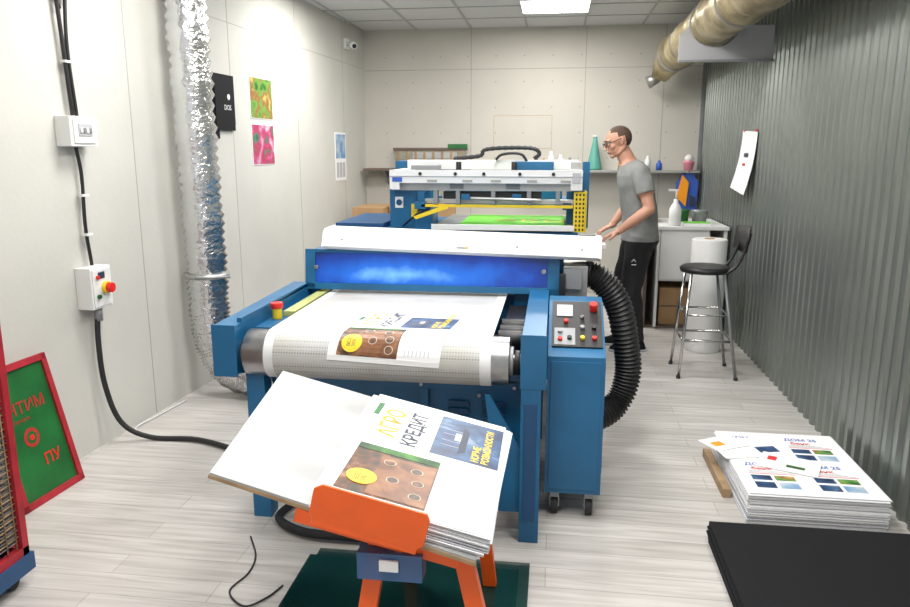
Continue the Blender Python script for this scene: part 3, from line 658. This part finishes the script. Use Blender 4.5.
for S,E,W in ((SL,EL,WL),(SR,ER,WR)):
    mid=S.lerp(E,.60); inn=V((S.x*.5+.3,S.y*.5+5.92*.5,S.z+.015))
    b.ell(S,(.070,.064,.066),'tee'); b.tube([inn,S],[.07,.064],'tee',16); b.tube([S,S.lerp(E,.3),mid],[.070,.072,.076],'tee',16)
    b.tube([S.lerp(E,.3),S.lerp(E,.7),E],[.052,.049,.041],'skin',16); b.ell(E,(.042,.042,.042),'skin'); b.tube([E,E.lerp(W,.3),E.lerp(W,.7),W],[.042,.046,.036,.027],'skin',16)
LL=[V((.665,5.835,.93)),V((.60,5.82,.50)),V((.665,5.86,.09))]
RL=[V((.665,6.005,.93)),V((.55,6.03,.50)),V((.59,6.06,.09))]
b.ell((.675,5.92,.90),(.135,.165,.11),'trs')
for a,k_,c in (LL,RL):
    b.ell(a,(.125,.095,.11),'trs'); b.tube([a,a.lerp(k_,.4),k_.lerp(a,.15),k_,k_.lerp(c,.3),k_.lerp(c,.75),c],[.120,.104,.086,.084,.082,.070,.074],'trs',18)
body=remesh(b,.010,3)
for k_ in ('tee','skin','trs'): body.materials.append(M[k_])
for p in body.polygons:
    c=p.center; i=0
    if c.z<.892: i=2
    elif c.z>1.488+ (c.x-.545)*.45 and abs(c.y-5.92)<.085: i=1
    for S,E,W in ((SL,EL,WL),(SR,ER,WR)):
        d1,t1=segd(c,S,E); d2,t2=segd(c,E,W)
        if d1<.066 and t1>.59 and abs(c.y-5.92)>.183: i=1
        if d2<.065 and t2>.02 and (abs(c.y-5.92)>.183 or c.x<.50): i=1
    p.material_index=i
cl=set();sk=set()
for p in body.polygons:
    (sk if p.material_index==1 else cl).update(p.vertices)
for v in body.vertices:
    if v.index in cl and v.index not in sk:
        q=v.co
        f=noise.noise(V((q.x*9+q.z*5,q.y*7,q.z*8-q.x*9)))*.009+noise.noise(V((q.x*22,q.y*20,q.z*18)))*.002
        if abs(q.z-.50)<.12 or q.z<.2: f*=1.4
        v.co=q+v.normal*f
man=bpy.data.objects.new('man',None); sc.collection.objects.link(man)
def child(name,me,parent=man):
    o=bpy.data.objects.new(name,me); sc.collection.objects.link(o); o.parent=parent; return o
child('body',body)
HT=Tr((.460,5.92,1.652))@R(-18,'Y')@R(8,'Z')@Matrix.Scale(1.08,4)
b=B('x',HT)
b.ell((.016,0,.016),(.094,.074,.088),'skin'); b.ell((-.015,0,-.045),(.066,.056,.068),'skin'); b.ell((-.060,0,-.090),(.022,.026,.019),'skin')
b.tube([(-.055,0,-.088),(-.02,.038,-.082),(.02,.056,-.055),(.03,.06,-.02)],[.018,.018,.018,.016],'skin',12); b.tube([(-.055,0,-.088),(-.02,-.038,-.082),(.02,-.056,-.055),(.03,-.06,-.02)],[.018,.018,.018,.016],'skin',12)
b.tube([(-.076,0,.012),(-.090,0,-.012),(-.106,0,-.034)],[.008,.010,.012],'skin',10); b.ell((-.096,.010,-.036),(.010,.008,.007),'skin'); b.ell((-.096,-.010,-.036),(.010,.008,.007),'skin')
b.tube([(-.060,-.05,.018),(-.078,-.025,.020),(-.080,0,.017),(-.078,.025,.020),(-.060,.05,.018)],[.010]*5,'skin',10)
b.ell((-.070,0,-.058),(.018,.026,.016),'skin'); b.ell((-.048,.040,-.028),(.026,.018,.018),'skin'); b.ell((-.048,-.040,-.028),(.026,.018,.018),'skin')
for s_ in (-1,1):
    b.tube([(.010,s_*.076,-.030),(.020,s_*.084,-.006),(.022,s_*.084,.014),(.008,s_*.078,.020)],[.008,.010,.009,.006],'skin',10); b.ell((.012,s_*.074,-.004),(.012,.008,.022),'skin')
head=remesh(b,.004,2)
for k_ in ('skin','hair'): head.materials.append(M[k_])
inv=HT.inverted()
for p in head.polygons:
    c=inv@p.center
    line=.058-c.x*.25
    hair=(c.z>.066 and c.x>-.035) or (c.z>line and c.x>-.055 and abs(c.y)>.035) or (c.x>.045 and c.z>-.05) or (c.x>.0 and c.z>.024)
    if c.x<.032 and abs(c.y)>.0795 and c.z<.026: hair=False
    p.material_index=1 if hair else 0
child('head',head)
b=B('face_details',HT)
for s_ in (-1,1):
    b.ell((-.071,s_*.031,.0),(.012,.014,.009),'eyew'); b.ell((-.082,s_*.032,.0),(.003,.005,.005),'ink')
    b.tube([(-.074,s_*.047,.021),(-.088,s_*.03,.027),(-.089,s_*.014,.022)],.0035,'hair',6)
    ring=[(-.096,s_*.031+.022*math.cos(a*.5236),-.003+.016*math.sin(a*.5236)) for a in range(13)]
    b.tube(ring,.0022,'black',6); b.tube([(-.096,s_*.053,.004),(-.04,s_*.078,.004),(.012,s_*.088,.010)],.0026,'black',6)
b.tube([(-.097,-.009,.002),(-.099,0,.005),(-.097,.009,.002)],.002,'black',6)
b.tube([(-.078,-.022,-.061),(-.088,-.010,-.058),(-.0895,0,-.0585),(-.088,.010,-.058),(-.078,.022,-.061)],[.002,.004,.004,.004,.002],'lip',8)
b.tube([(-.076,-.020,-.065),(-.085,-.008,-.067),(-.086,0,-.0675),(-.085,.008,-.067),(-.076,.020,-.065)],[.002,.004,.0045,.004,.002],'lip',8)
o=b.done(); o.parent=man
def hand(name,W,d,side):
    d=V(d).normalized(); upv=V((0,0,1)); n_=(upv-d*upv.dot(d)).normalized(); s_=d.cross(n_)*side
    def P(a,l,h): return W+d*a+s_*l+n_*h
    b=B('x'); b.tube([P(-.03,0,0),P(.02,0,0)],[.027,.027],'skin',12)
    for l in (-.026,-.009,.009,.026): b.tube([P(.0,l*.7,0),P(.05,l,.0),P(.085,l,.0)],[.015,.014,.0115],'skin',10)
    for l,L_ in ((-.030,.060),(-.010,.074),(.010,.070),(.030,.055)):
        b.tube([P(.08,l,0),P(.08+L_*.45,l*1.1,-.004),P(.08+L_*.75,l*1.1,-.020),P(.08+L_*.88,l*1.1,-.036)],[.0095,.009,.0085,.007],'skin',10)
    b.tube([P(.02,-.02,-.004),P(.045,-.045,-.012),P(.07,-.055,-.02),P(.09,-.056,-.026)],[.014,.012,.010,.008],'skin',10)
    me=remesh(b,.0035,2); me.materials.append(M['skin']); child(name,me)
hand('hand_l',WL,(-.9,.02,-.42),1); hand('hand_r',WR,(-.85,-.1,-.42),-1)
for nm,(x,y),rot in (('shoe_l',(.665,5.86),6),('shoe_r',(.59,6.06),4)):
    T=Tr((x,y,0))@R(rot,'Z'); b=B('x',T)
    b.rings([(-.06,0,.012,.15,.047),(-.06,0,.035,.145,.046),(-.045,0,.06,.12,.040),(-.0,0,.085,.065,.036),(.01,0,.115,.05,.038)],'black')
    me=remesh(b,.006,3); me.materials.append(M['blackm']); child(nm,me)
    b=B(nm+'_sole',T); b.rings([(-.06,0,.0,.152,.048),(-.06,0,.018,.155,.05)],'inkg'); o=b.done(); o.parent=man
b=B('trouser_logo'); b.box(.59,.625,5.706,5.712,.72,.725,'paper'); b.tube([(.59,5.708,.745),(.605,5.703,.765),(.62,5.708,.745)],.003,'paper',6); o=b.done(); o.parent=man
# ---------------------------------------------------------------- camera
F=735.0; p=math.atan(153/735); th=math.atan(102/735*math.cos(p))
fw=V((-math.sin(th)*math.cos(p),math.cos(th)*math.cos(p),-math.sin(p))); rt=V((math.cos(th),math.sin(th),0)); up=rt.cross(fw)
cam=bpy.data.cameras.new('camera'); co=bpy.data.objects.new('camera',cam); sc.collection.objects.link(co)
mw=Matrix((rt,up,-fw)).transposed().to_4x4(); mw.translation=V((0,0,1.58)); co.matrix_world=mw
cam.sensor_width=36; cam.lens=F/910*36; cam.clip_start=.05; sc.camera=co
sc.view_settings.view_transform='Standard'
